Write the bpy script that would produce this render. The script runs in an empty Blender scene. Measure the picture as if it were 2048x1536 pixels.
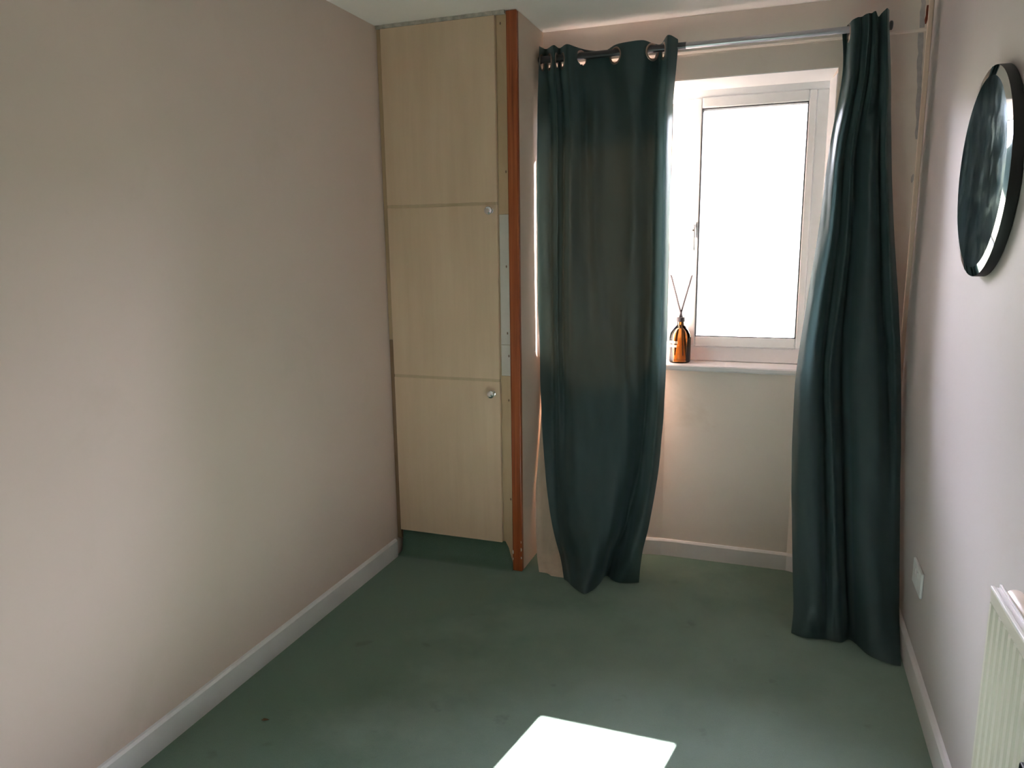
import bpy, bmesh, math, random
from mathutils import Vector, Matrix, noise

# ---------------------------------------------------------------- camera, light, exposure
scene = bpy.context.scene
COL = scene.collection
CAM_H, F_PX = 1.448, 1480.75
PITCH, YAW, ROLL = math.radians(10.615), math.radians(19.784), math.radians(-0.7254)
cam_data = bpy.data.cameras.new('camera')
cam_data.sensor_width = 36.0
cam_data.lens = F_PX / 2048.0 * 36.0
cam_data.clip_start = 0.02
cam = bpy.data.objects.new('camera', cam_data)
COL.objects.link(cam)
_f = Vector((-math.sin(YAW) * math.cos(PITCH), math.cos(YAW) * math.cos(PITCH), -math.sin(PITCH)))
_r = Vector((math.cos(YAW), math.sin(YAW), 0))
_u = _r.cross(_f)
_r2 = math.cos(ROLL) * _r + math.sin(ROLL) * _u
_u2 = -math.sin(ROLL) * _r + math.cos(ROLL) * _u
cam.matrix_world = Matrix(((_r2.x, _u2.x, -_f.x, 0), (_r2.y, _u2.y, -_f.y, 0),
                           (_r2.z, _u2.z, -_f.z, CAM_H), (0, 0, 0, 1)))
scene.camera = cam

SKY_STRENGTH = 15.0
SUN_STRENGTH = 38.0
world = bpy.data.worlds.new('sky')
scene.world = world
world.use_nodes = True
_bg = world.node_tree.nodes['Background']
_bg.inputs['Color'].default_value = (0.945, 0.900, 1.05, 1)
_bg.inputs['Strength'].default_value = SKY_STRENGTH

sun_data = bpy.data.lights.new('sun', 'SUN')
sun_data.energy = SUN_STRENGTH
sun_data.angle = math.radians(0.53)
sun_data.color = (1.0, 0.93, 0.93)
sun = bpy.data.objects.new('sun', sun_data)
COL.objects.link(sun)
SUN_DIR = Vector((-0.286, -1.463, -1.0325)).normalized()
sun.rotation_euler = SUN_DIR.to_track_quat('-Z', 'Y').to_euler()
sun.location = (1.0, 8.0, 6.0)

scene.view_settings.view_transform = 'Standard'
scene.view_settings.look = 'None'
scene.view_settings.exposure = 1.85
scene.view_settings.gamma = 1.0
scene.view_settings.use_curve_mapping = False
scene.cycles.max_bounces = 16
scene.cycles.diffuse_bounces = 10
scene.cycles.transparent_max_bounces = 16
scene.cycles.use_denoising = True
scene.cycles.caustics_reflective = False
scene.cycles.caustics_refractive = False

# ---------------------------------------------------------------- room measures (metres)
XL, XR = -1.6535, 0.4883          # left and right wall faces
YB = -1.30                        # wall behind the viewpoint
YH, YW, YR = 3.312, 3.330, 3.345  # header face, window wall face, face of the recess under the window
YF = 3.450                        # inner face of the window frame
H = 2.36
CUP_Y, CUP_X = 2.9655, -1.0250    # cupboard front plane and free side
Z_REV, Z_HEAD, Z_SILL = 2.119, 2.218, 0.915

# ---------------------------------------------------------------- materials
def new_mat(name):
    m = bpy.data.materials.new(name)
    m.use_nodes = True
    nt = m.node_tree
    return m, nt, nt.nodes['Principled BSDF']

def node(nt, t, **kw):
    n = nt.nodes.new(t)
    for k, v in kw.items():
        setattr(n, k, v)
    return n

def coords(nt, scale=(1, 1, 1), kind='Object'):
    tc = node(nt, 'ShaderNodeTexCoord')
    mp = node(nt, 'ShaderNodeMapping')
    mp.inputs['Scale'].default_value = scale
    nt.links.new(tc.outputs[kind], mp.inputs['Vector'])
    return mp.outputs['Vector']

def noise_tex(nt, vec, scale, detail=4, rough=0.55, dist=0.0):
    n = node(nt, 'ShaderNodeTexNoise')
    n.inputs['Scale'].default_value = scale
    n.inputs['Detail'].default_value = detail
    n.inputs['Roughness'].default_value = rough
    n.inputs['Distortion'].default_value = dist
    nt.links.new(vec, n.inputs['Vector'])
    return n.outputs['Fac']

def ramp(nt, fac, stops):
    r = node(nt, 'ShaderNodeValToRGB')
    el = r.color_ramp.elements
    while len(el) < len(stops):
        el.new(0.5)
    for e, (pos, c) in zip(el, stops):
        e.position = pos
        e.color = (c[0], c[1], c[2], 1)
    nt.links.new(fac, r.inputs['Fac'])
    return r.outputs['Color']

def mix(nt, fac, a, b, mode='MIX'):
    m = node(nt, 'ShaderNodeMix', data_type='RGBA', blend_type=mode)
    for s, v in ((0, fac), (6, a), (7, b)):
        if hasattr(v, 'is_linked') or hasattr(v, 'links'):
            nt.links.new(v, m.inputs[s])
        elif s == 0:
            m.inputs[0].default_value = v
        else:
            m.inputs[s].default_value = (v[0], v[1], v[2], 1)
    return m.outputs[2]

def bump(nt, bsdf, height, strength, dist=0.002):
    b = node(nt, 'ShaderNodeBump')
    b.inputs['Strength'].default_value = strength
    b.inputs['Distance'].default_value = dist
    nt.links.new(height, b.inputs['Height'])
    nt.links.new(b.outputs['Normal'], bsdf.inputs['Normal'])

def painted(name, base, rough=0.6, var=0.06, vscale=1.6, bscale=60, bstr=0.15, stain=None, spec=0.3):
    """paint with faint mottling, roller relief and, if asked, grubby smudges"""
    m, nt, bs = new_mat(name)
    v = coords(nt)
    dark = tuple(c * (1 - var) for c in base)
    lite = tuple(min(1, c * (1 + var)) for c in base)
    col = ramp(nt, noise_tex(nt, v, vscale, 5, 0.6), [(0.3, dark), (0.7, lite)])
    if stain:
        sm = ramp(nt, noise_tex(nt, v, 2.6, 8, 0.62, 0.4), [(0.60, (0, 0, 0)), (0.80, (0.5, 0.5, 0.5))])
        col = mix(nt, sm, col, stain)
    nt.links.new(col, bs.inputs['Base Color'])
    bs.inputs['Roughness'].default_value = rough
    bs.inputs['Specular IOR Level'].default_value = spec
    bump(nt, bs, noise_tex(nt, v, bscale, 4), bstr)
    return m

def plain(name, base, rough=0.5, metal=0.0, spec=0.5, var=0.04, vscale=30):
    m, nt, bs = new_mat(name)
    v = coords(nt)
    col = ramp(nt, noise_tex(nt, v, vscale, 3), [(0.3, tuple(c * (1 - var) for c in base)), (0.7, tuple(min(1, c * (1 + var)) for c in base))])
    nt.links.new(col, bs.inputs['Base Color'])
    bs.inputs['Roughness'].default_value = rough
    bs.inputs['Metallic'].default_value = metal
    bs.inputs['Specular IOR Level'].default_value = spec
    return m

def wood(name, a, b, c, scale=(60, 60, 3), rough=0.45, nscale=1.0, contrast=(0.35, 0.65)):
    m, nt, bs = new_mat(name)
    v = coords(nt, scale)
    f = noise_tex(nt, v, nscale, 6, 0.6, 0.3)
    col = ramp(nt, f, [(contrast[0], a), (0.5, b), (contrast[1], c)])
    v2 = coords(nt, (2.5, 2.5, 1.2))
    f2 = ramp(nt, noise_tex(nt, v2, 2.0, 3), [(0.3, (0.93, 0.92, 0.90)), (0.7, (1.0, 1.0, 1.0))])
    col = mix(nt, 1.0, col, f2, 'MULTIPLY')
    nt.links.new(col, bs.inputs['Base Color'])
    bs.inputs['Roughness'].default_value = rough
    bump(nt, bs, f, 0.12, 0.001)
    return m

def carpet_mat(name):
    m, nt, bs = new_mat(name)
    v = coords(nt)
    base = ramp(nt, noise_tex(nt, v, 380, 3, 0.7), [(0.25, (0.096, 0.172, 0.126)), (0.75, (0.172, 0.282, 0.215))])
    worn = ramp(nt, noise_tex(nt, v, 1.7, 6, 0.6, 0.5), [(0.42, (0, 0, 0)), (0.72, (1, 1, 1))])
    wn = node(nt, 'ShaderNodeMath', operation='MULTIPLY')
    wn.inputs[1].default_value = 0.42
    nt.links.new(worn, wn.inputs[0])
    col = mix(nt, wn.outputs[0], base, (0.190, 0.230, 0.185))
    # faded, trodden middle with ragged edges, lightened further to paint in pooled window light
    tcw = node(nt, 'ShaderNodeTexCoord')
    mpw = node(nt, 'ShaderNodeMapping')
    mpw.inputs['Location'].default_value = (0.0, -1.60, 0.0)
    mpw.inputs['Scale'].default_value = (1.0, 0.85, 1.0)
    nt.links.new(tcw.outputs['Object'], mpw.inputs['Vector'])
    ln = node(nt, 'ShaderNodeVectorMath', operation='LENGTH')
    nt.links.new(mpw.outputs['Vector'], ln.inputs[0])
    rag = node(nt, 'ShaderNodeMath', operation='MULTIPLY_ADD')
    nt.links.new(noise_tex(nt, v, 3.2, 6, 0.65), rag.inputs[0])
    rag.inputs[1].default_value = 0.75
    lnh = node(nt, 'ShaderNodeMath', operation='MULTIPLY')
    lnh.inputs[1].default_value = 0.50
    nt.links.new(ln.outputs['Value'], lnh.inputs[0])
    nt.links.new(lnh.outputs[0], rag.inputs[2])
    fade_and_light = ramp(nt, rag.outputs[0], [(0.45, (0.85, 0.85, 0.85)), (0.85, (0.3, 0.3, 0.3)), (1.0, (0, 0, 0))])
    col = mix(nt, fade_and_light, col, (0.300, 0.405, 0.345))
    spots = ramp(nt, noise_tex(nt, v, 9.0, 4, 0.5), [(0.66, (0, 0, 0)), (0.74, (0.35, 0.35, 0.35))])
    col = mix(nt, spots, col, (0.055, 0.065, 0.05))
    nt.links.new(col, bs.inputs['Base Color'])
    bs.inputs['Roughness'].default_value = 0.9
    bs.inputs['Specular IOR Level'].default_value = 0.15
    bs.inputs['Sheen Weight'].default_value = 0.5
    bs.inputs['Sheen Roughness'].default_value = 0.45
    bs.inputs['Sheen Tint'].default_value = (0.80, 0.92, 0.88, 1)
    bump(nt, bs, noise_tex(nt, v, 420, 3, 0.7), 0.6, 0.004)
    return m

def fabric(name, base, trans_col, trans, rough, sheen=0.3, weave=900, spec=0.4, tint=(1, 1, 1)):
    m, nt, bs = new_mat(name)
    v = coords(nt)
    col = ramp(nt, noise_tex(nt, coords(nt, (7, 7, 0.6)), 5, 4), [(0.3, tuple(c * 0.93 for c in base)), (0.7, tuple(c * 1.06 for c in base))])
    nt.links.new(col, bs.inputs['Base Color'])
    bs.inputs['Roughness'].default_value = rough
    bs.inputs['Specular IOR Level'].default_value = spec
    bs.inputs['Sheen Weight'].default_value = sheen
    bs.inputs['Specular Tint'].default_value = (*tint, 1)
    bs.inputs['Sheen Roughness'].default_value = 0.4
    bs.inputs['Sheen Tint'].default_value = (0.55, 0.85, 0.85, 1)
    h = node(nt, 'ShaderNodeTexNoise')
    h.inputs['Scale'].default_value = weave
    nt.links.new(v, h.inputs['Vector'])
    bump(nt, bs, h.outputs['Fac'], 0.12, 0.0008)
    tr = node(nt, 'ShaderNodeBsdfTranslucent')
    tr.inputs['Color'].default_value = (*trans_col, 1)
    ms = node(nt, 'ShaderNodeMixShader')
    ms.inputs['Fac'].default_value = trans
    nt.links.new(bs.outputs['BSDF'], ms.inputs[1])
    nt.links.new(tr.outputs['BSDF'], ms.inputs[2])
    nt.links.new(ms.outputs['Shader'], nt.nodes['Material Output'].inputs['Surface'])
    return m

def pane_glass(name, tint=(1, 1, 1), ior=1.45):
    m, nt, bs = new_mat(name)
    nt.nodes.remove(bs)
    tr = node(nt, 'ShaderNodeBsdfTransparent')
    tr.inputs['Color'].default_value = (*tint, 1)
    gl = node(nt, 'ShaderNodeBsdfGlossy')
    gl.inputs['Roughness'].default_value = 0.02
    fr = node(nt, 'ShaderNodeFresnel')
    fr.inputs['IOR'].default_value = ior
    ms = node(nt, 'ShaderNodeMixShader')
    nt.links.new(fr.outputs['Fac'], ms.inputs['Fac'])
    nt.links.new(tr.outputs['BSDF'], ms.inputs[1])
    nt.links.new(gl.outputs['BSDF'], ms.inputs[2])
    nt.links.new(ms.outputs['Shader'], nt.nodes['Material Output'].inputs['Surface'])
    return m

M = {}
M['wall'] = painted('cream_wall_paint', (0.715, 0.573, 0.520), 0.62, 0.03, 1.2, 45, 0.12, stain=(0.60, 0.49, 0.42))
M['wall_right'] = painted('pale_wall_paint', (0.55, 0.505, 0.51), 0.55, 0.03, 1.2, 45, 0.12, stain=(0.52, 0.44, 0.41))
M['wall_window'] = painted('pinkish_wall_paint', (0.81, 0.725, 0.67), 0.6, 0.04, 2.0, 40, 0.2, stain=(0.55, 0.43, 0.33))
M['ceiling'] = painted('ceiling_paint', (0.93, 0.885, 0.875), 0.7, 0.03, 2.0, 25, 0.3)
M['gloss_white'] = painted('white_gloss_paint', (0.79, 0.775, 0.80), 0.38, 0.04, 5, 30, 0.08, spec=0.5)
M['upvc'] = plain('white_upvc', (0.88, 0.91, 0.95), 0.28, var=0.015)
M['gasket'] = plain('black_rubber', (0.02, 0.02, 0.025), 0.6)
M['reveal'] = painted('white_reveal_paint', (0.88, 0.89, 0.92), 0.5, 0.02, 3, 40, 0.08)
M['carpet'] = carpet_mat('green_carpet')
M['melamine'] = wood('pale_maple_melamine', (0.71, 0.53, 0.385), (0.74, 0.56, 0.41), (0.765, 0.585, 0.435), (26, 26, 1.6), 0.42, 1.0, (0.3, 0.7))
M['melamine_edge'] = wood('maple_edge_band', (0.57, 0.43, 0.29), (0.60, 0.46, 0.315), (0.63, 0.48, 0.335), (26, 26, 1.6), 0.5)
M['raw_mdf'] = wood('bare_stile_board', (0.50, 0.36, 0.23), (0.55, 0.40, 0.26), (0.59, 0.44, 0.29), (8, 8, 2), 0.6)
M['brown_filler'] = wood('brown_filler_wood', (0.24, 0.15, 0.09), (0.29, 0.19, 0.12), (0.33, 0.22, 0.14), (30, 30, 2), 0.6)
M['filler_white'] = painted('white_filler', (0.62, 0.58, 0.55), 0.7, 0.05, 8, 60, 0.2)
M['pine'] = wood('red_stained_pine', (0.20, 0.042, 0.014), (0.36, 0.085, 0.026), (0.47, 0.135, 0.045), (110, 110, 2.2), 0.34, 1.0, (0.30, 0.72))
M['side_paint'] = painted('cupboard_side_paint', (0.68, 0.555, 0.46), 0.6, 0.04, 2.0, 40, 0.15)
M['dark_hole'] = plain('dark_screw_hole', (0.20, 0.13, 0.095), 0.8)
M['chip'] = plain('chipped_white_paint', (0.75, 0.72, 0.68), 0.6)
M['crystal'] = plain('faceted_clear_knob', (0.85, 0.88, 0.92), 0.06, metal=0.85)
M['chrome'] = plain('brushed_metal', (0.48, 0.48, 0.52), 0.3, metal=1.0)
M['dark_metal'] = plain('dark_metal', (0.10, 0.10, 0.11), 0.35, metal=0.9)
M['nickel'] = plain('bronze_eyelet', (0.42, 0.33, 0.27), 0.3, metal=0.9)
M['curtain'] = fabric('teal_curtain_cloth', (0.042, 0.068, 0.073), (0.20, 0.35, 0.345), 0.15, 0.38, 0.3, 900, 0.5, (0.75, 0.95, 0.96))
M['lining'] = fabric('cream_lining_cloth', (0.62, 0.51, 0.41), (0.85, 0.38, 0.22), 0.020, 0.7, 0.1, 700, 0.2)
M['mirror'] = plain('mirror_bevel_glass', (0.80, 0.90, 0.92), 0.03, metal=1.0, var=0.0)
def dusty_mirror(name):
    m, nt, bs = new_mat(name)
    v = coords(nt, (1, 1, 0.6))
    f = noise_tex(nt, v, 26, 6, 0.65, 0.4)
    nt.links.new(ramp(nt, f, [(0.35, (0.03, 0.03, 0.03)), (0.70, (0.11, 0.11, 0.11))]), bs.inputs['Roughness'])
    nt.links.new(ramp(nt, f, [(0.30, (0.99, 0.99, 0.99)), (0.75, (0.94, 0.94, 0.94))]), bs.inputs['Metallic'])
    bs.inputs['Base Color'].default_value = (0.66, 0.84, 0.95, 1)
    return m
M['mirror_dusty'] = dusty_mirror('dusty_mirror_glass')
M['mirror_back'] = plain('dark_mirror_backing', (0.006, 0.006, 0.008), 0.5)
M['plastic'] = plain('white_socket_plastic', (0.74, 0.76, 0.78), 0.35)
M['radiator'] = painted('cream_radiator_enamel', (0.57, 0.54, 0.47), 0.4, 0.03, 5, 40, 0.05, spec=0.5)
M['radiator_white'] = painted('white_radiator_enamel', (0.82, 0.80, 0.80), 0.32, 0.03, 5, 40, 0.05, spec=0.5)
M['cream_plastic'] = plain('cream_plastic', (0.70, 0.60, 0.50), 0.35)
M['glass'] = pane_glass('window_glass')
M['amber'] = pane_glass('amber_glass', (0.82, 0.64, 0.44), 1.5)
M['amber_liquid'] = pane_glass('amber_liquid', (0.86, 0.74, 0.54), 1.33)
M['reed'] = plain('dark_reed', (0.045, 0.04, 0.05), 0.7)
M['print'] = plain('white_print', (0.85, 0.83, 0.80), 0.6)
M['peel'] = painted('bare_grey_plaster', (0.50, 0.46, 0.47), 0.8, 0.15, 30, 50, 0.4)
M['rust'] = plain('rust_red_stain', (0.22, 0.05, 0.03), 0.8, var=0.3, vscale=60)
M['crumb'] = plain('brown_crumb', (0.10, 0.06, 0.03), 0.9)
M['lint'] = plain('white_lint', (0.85, 0.85, 0.82), 0.9)
M['added_hedge'] = painted('hedge_leaves', (0.12, 0.13, 0.08), 0.9, 0.4, 3, 8, 0.5)
M['lawn'] = painted('outdoor_paving', (0.24, 0.22, 0.18), 0.9, 0.1, 0.6, 8, 0.2)
M['caulk'] = painted('grubby_caulk', (0.46, 0.42, 0.38), 0.8, 0.3, 40, 60, 0.4)

# ---------------------------------------------------------------- mesh helpers
def bm_box(bm, x0, x1, y0, y1, z0, z1, bevel=0.0, seg=2):
    vs = [bm.verts.new((x, y, z)) for x in (x0, x1) for y in (y0, y1) for z in (z0, z1)]
    fs = [(0, 1, 3, 2), (4, 6, 7, 5), (0, 4, 5, 1), (2, 3, 7, 6), (0, 2, 6, 4), (1, 5, 7, 3)]
    faces = [bm.faces.new([vs[i] for i in f]) for f in fs]
    if bevel > 0:
        edges = list({e for f in faces for e in f.edges})
        bmesh.ops.bevel(bm, geom=edges, offset=bevel, segments=seg, affect='EDGES', profile=0.5)

def bm_prism(bm, pts, z0, z1):
    """plan polygon (counter-clockwise from above) pulled up from z0 to z1"""
    lo = [bm.verts.new((x, y, z0)) for x, y in pts]
    hi = [bm.verts.new((x, y, z1)) for x, y in pts]
    n = len(pts)
    bm.faces.new(lo[::-1])
    bm.faces.new(hi)
    for i in range(n):
        j = (i + 1) % n
        bm.faces.new((lo[i], lo[j], hi[j], hi[i]))

def bm_extrude(bm, profile, to3d, a, b):
    """profile (2-D list) swept from a to b; to3d(u, v, t) gives the point"""
    A = [bm.verts.new(to3d(u, v, a)) for u, v in profile]
    B = [bm.verts.new(to3d(u, v, b)) for u, v in profile]
    n = len(profile)
    bm.faces.new(A)
    bm.faces.new(B[::-1])
    for i in range(n):
        j = (i + 1) % n
        bm.faces.new((A[j], A[i], B[i], B[j]))

def bm_tube(bm, pts, radii, seg=12, cap=True):
    pts = [Vector(p) for p in pts]
    if not hasattr(radii, '__len__'):
        radii = [radii] * len(pts)
    rings = []
    for i, p in enumerate(pts):
        t = (pts[min(i + 1, len(pts) - 1)] - pts[max(i - 1, 0)]).normalized()
        up = Vector((0, 0, 1)) if abs(t.z) < 0.9 else Vector((1, 0, 0))
        a = t.cross(up).normalized()
        b = t.cross(a)
        rings.append([bm.verts.new(p + radii[i] * (math.cos(2 * math.pi * k / seg) * a + math.sin(2 * math.pi * k / seg) * b)) for k in range(seg)])
    for r0, r1 in zip(rings, rings[1:]):
        for k in range(seg):
            bm.faces.new((r0[k], r0[(k + 1) % seg], r1[(k + 1) % seg], r1[k]))
    if cap:
        bm.faces.new(rings[0][::-1])
        bm.faces.new(rings[-1])

def bm_lathe(bm, prof, origin, axis='Z', seg=32):
    """prof: list of (radius, height) turned about an axis through origin"""
    o = Vector(origin)
    def P(r, h, k):
        c, s = math.cos(2 * math.pi * k / seg), math.sin(2 * math.pi * k / seg)
        if axis == 'Z':
            return o + Vector((r * c, r * s, h))
        if axis == 'Y':
            return o + Vector((r * c, h, r * s))
        return o + Vector((h, r * c, r * s))
    rings = []
    for r, h in prof:
        if r < 1e-6:
            rings.append([bm.verts.new(P(0, h, 0))])
        else:
            rings.append([bm.verts.new(P(r, h, k)) for k in range(seg)])
    for a, b in zip(rings, rings[1:]):
        for k in range(seg):
            k2 = (k + 1) % seg
            if len(a) == 1 and len(b) == 1:
                continue
            if len(a) == 1:
                bm.faces.new((a[0], b[k2], b[k]))
            elif len(b) == 1:
                bm.faces.new((a[k], a[k2], b[0]))
            else:
                bm.faces.new((a[k], a[k2], b[k2], b[k]))

def bm_torus(bm, c, n, R, r, seg=28, sub=8):
    c, n = Vector(c), Vector(n).normalized()
    a = n.cross(Vector((0, 0, 1)))
    a = a.normalized() if a.length > 1e-4 else Vector((1, 0, 0))
    b = n.cross(a)
    g = []
    for i in range(seg):
        d = math.cos(2 * math.pi * i / seg) * a + math.sin(2 * math.pi * i / seg) * b
        g.append([bm.verts.new(c + d * (R + r * math.cos(2 * math.pi * j / sub)) + n * r * 0.6 * math.sin(2 * math.pi * j / sub)) for j in range(sub)])
    for i in range(seg):
        for j in range(sub):
            bm.faces.new((g[i][j], g[(i + 1) % seg][j], g[(i + 1) % seg][(j + 1) % sub], g[i][(j + 1) % sub]))

def obj(name, bm, mat, parent=None, smooth=False, autosmooth=None):
    bmesh.ops.recalc_face_normals(bm, faces=bm.faces)
    me = bpy.data.meshes.new(name)
    bm.to_mesh(me)
    bm.free()
    me.materials.append(M[mat] if isinstance(mat, str) else mat)
    if smooth:
        me.polygons.foreach_set('use_smooth', [True] * len(me.polygons))
    o = bpy.data.objects.new(name, me)
    COL.objects.link(o)
    if autosmooth:
        me.polygons.foreach_set('use_smooth', [True] * len(me.polygons))
        me.set_sharp_from_angle(angle=math.radians(autosmooth))
    if parent:
        o.parent = parent
    return o

def box(name, x0, x1, y0, y1, z0, z1, mat, parent=None, bevel=0.0, seg=2):
    bm = bmesh.new()
    bm_box(bm, x0, x1, y0, y1, z0, z1, bevel, seg)
    return obj(name, bm, mat, parent)

def structure(o, label=None):
    o['kind'] = 'structure'
    if label:
        o['label'] = label
    return o

def thing(name, label, cat, loc=(0, 0, 0), group=None):
    """an Empty at the thing's base; its parts are built in world measures and moved under it"""
    o = bpy.data.objects.new(name, None)
    COL.objects.link(o)
    o.location = loc
    o['label'], o['category'] = label, cat
    if group:
        o['group'] = group
    return o

def adopt(root):
    """keep the parts where they were built now that the root has a place of its own"""
    for c in root.children:
        c.matrix_parent_inverse = Matrix.Translation(-root.location)


# ---------------------------------------------------------------- the room
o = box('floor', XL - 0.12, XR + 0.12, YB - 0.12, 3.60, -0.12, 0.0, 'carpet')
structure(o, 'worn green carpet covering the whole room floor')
o = box('ceiling', XL - 0.12, XR + 0.12, YB - 0.12, 3.60, H, H + 0.12, 'ceiling')
structure(o, 'white painted ceiling of the small room')
o = box('wall_left', XL - 0.12, XL, YB - 0.12, 3.60, 0.0, H, 'wall')
structure(o, 'long cream painted wall on the left')
o = box('wall_right', XR, XR + 0.12, YB - 0.12, 3.60, 0.0, H, 'wall_right')
structure(o, 'pale painted wall on the right behind the round mirror')
o = box('wall_back', XL, XR, YB - 0.12, YB, 0.0, H, 'wall')
structure(o, 'cream wall behind the viewpoint')

# window wall: piers, header and the shallow splayed recess under the sill
WX0, WX1 = -1.018, 0.177      # opening at the room face
WB0, WB1 = -1.018, 0.158      # opening at the frame
YO = 3.60
bm = bmesh.new()
bm_prism(bm, [(XL, YW), (WX0, YW), (WB0, YF), (WB0, YO), (XL, YO)], Z_SILL - 0.03, Z_REV)               # left pier
bm_prism(bm, [(WX1, YW), (XR, YW), (XR, YO), (WB1, YO), (WB1, YF)], Z_SILL - 0.03, Z_REV)               # right pier
bm_prism(bm, [(XL, YW), (-0.543, YW), (-0.461, YR), (0.093, YR), (0.132, YW), (XR, YW), (XR, YO), (XL, YO)], 0.0, Z_SILL - 0.03)
# band over the opening; its soffit rises a little less towards the frame
prof = [(YW, Z_REV), (YW, Z_HEAD), (YO, Z_HEAD), (YO, 2.096), (YF, 2.096)]
bm_extrude(bm, prof, lambda u, v, t: (t, u, v), XL, XR)
prof = [(YH, Z_HEAD + 0.006), (YH, H), (YO, H), (YO, Z_HEAD), (YH + 0.006, Z_HEAD)]
bm_extrude(bm, prof, lambda u, v, t: (t, u, v), XL, XR)
wall_w = structure(obj('wall_window', bm, 'wall_window'), 'pinkish cream window wall with header band and recess below the sill')

# patches of bare plaster and rust in the right-hand corner of the window wall
def ragged(name, pts, mat, depth, seed, parent):
    """irregular flake lying on the window wall; pts = (x, z, half width)"""
    random.seed(seed)
    bm = bmesh.new()
    L, R = [], []
    for x, z, w, y in pts:
        a, b_ = w * random.uniform(0.7, 1.25), w * random.uniform(0.7, 1.25)
        L.append((bm.verts.new((x - a, y - depth, z)), bm.verts.new((x - a, y + 0.001, z))))
        R.append((bm.verts.new((x + b_, y - depth, z)), bm.verts.new((x + b_, y + 0.001, z))))
    for i in range(len(pts) - 1):
        bm.faces.new((L[i][0], R[i][0], R[i + 1][0], L[i + 1][0]))
        bm.faces.new((L[i][0], L[i + 1][0], L[i + 1][1], L[i][1]))
        bm.faces.new((R[i][0], R[i][1], R[i + 1][1], R[i + 1][0]))
    bm.faces.new((L[0][0], L[0][1], R[0][1], R[0][0]))
    bm.faces.new((L[-1][0], R[-1][0], R[-1][1], L[-1][1]))
    return obj(name, bm, mat, parent)

n = 9
up = ragged('peeled_paint', [(0.452 + 0.003 * i / n, H - 0.005 - (H - 0.005 - Z_HEAD - 0.01) * i / n, 0.008, YH) for i in range(n + 1)], 'peel', 0.0012, 3, wall_w)
up['label'] = 'flaking strip of bare grey plaster near the corner'
n = 16
lo = ragged('peeled_paint', [(0.455 + 0.020 * i / n, Z_HEAD - 0.003 - 0.385 * i / n, 0.0085, YW) for i in range(n + 1)], 'peel', 0.0012, 5, wall_w)
ragged('peeled_paint', [(0.470, 1.700, 0.002, YW), (0.469, 1.69, 0.005, YW), (0.468, 1.678, 0.005, YW), (0.467, 1.668, 0.002, YW)], 'peel', 0.0012, 7, wall_w)
ru = ragged('rust_stain', [(0.468, 2.305, 0.003, YH), (0.469, 2.29, 0.006, YH), (0.469, 2.27, 0.006, YH), (0.468, 2.255, 0.005, YH), (0.466, 2.24, 0.002, YH)], 'rust', 0.001, 8, wall_w)
ru['label'] = 'rust red patch beside the corner batten'

# slim batten in the corner between window wall and right wall
bm = bmesh.new()
bm_box(bm, XR - 0.017, XR - 0.0005, YH - 0.016, YH - 0.0005, 0.10, H - 0.001, 0.003)
o = structure(obj('trim_1', bm, 'side_paint'), 'slim painted batten in the corner beside the right curtain')

# skirting
def skirting_profile(h, t):
    return [(0, 0), (t, 0), (t, h - 0.010), (t * 0.55, h - 0.002), (0, h)]
bm = bmesh.new()
bm_extrude(bm, skirting_profile(0.088, 0.013), lambda u, v, t: (XL + u, t, v), YB, CUP_Y - 0.034)
structure(obj('baseboard_left', bm, 'gloss_white'), 'white painted skirting board along the left wall')
bm = bmesh.new()
bm_extrude(bm, skirting_profile(0.094, 0.015), lambda u, v, t: (XR - u, t, v), YB, YW - 0.015)
structure(obj('baseboard_right', bm, 'gloss_white'), 'white painted skirting board along the right wall')
bm = bmesh.new()
plan = [(CUP_X + 0.002, YW), (-0.543, YW), (-0.461, YR), (0.093, YR), (0.132, YW), (XR - 0.016, YW)]
prof = skirting_profile(0.080, 0.012)
rows = []
for i, (x, y) in enumerate(plan):
    rows.append([bm.verts.new((x, y - u - 0.0003, v)) for u, v in prof])
for a, b_ in zip(rows, rows[1:]):
    for k in range(len(prof)):
        k2 = (k + 1) % len(prof)
        bm.faces.new((a[k], a[k2], b_[k2], b_[k]))
bm.faces.new(rows[0]); bm.faces.new(rows[-1][::-1])
structure(obj('baseboard_window', bm, 'gloss_white'), 'white skirting board below the window')

# ---------------------------------------------------------------- window
win = bpy.data.objects.new('window_1', None)
COL.objects.link(win)
win.location = (-0.43, YF, Z_SILL)
structure(win, 'white plastic framed window flooded with daylight')
FY0, FY1 = YF, YF + 0.07
FT, FB = 2.096, Z_SILL + 0.002            # frame top and bottom
def bar(name, x0, x1, z0, z1, y0=FY0, y1=FY1, mat='upvc', bev=0.005, parent=win):
    return box(name, x0, x1, y0, y1, z0, z1, mat, parent, bev)
bar('frame_rail', WB0, WB1, 2.062, FT)                 # head
bar('frame_rail', WB0, WB1, FB, 0.985)                 # foot
bar('frame_stile', WB0, -0.985, 0.985, 2.062)
bar('frame_stile', 0.110, WB1, 0.985, 2.062)
bar('mullion', -0.465, -0.386, 0.985, 2.062)
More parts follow.
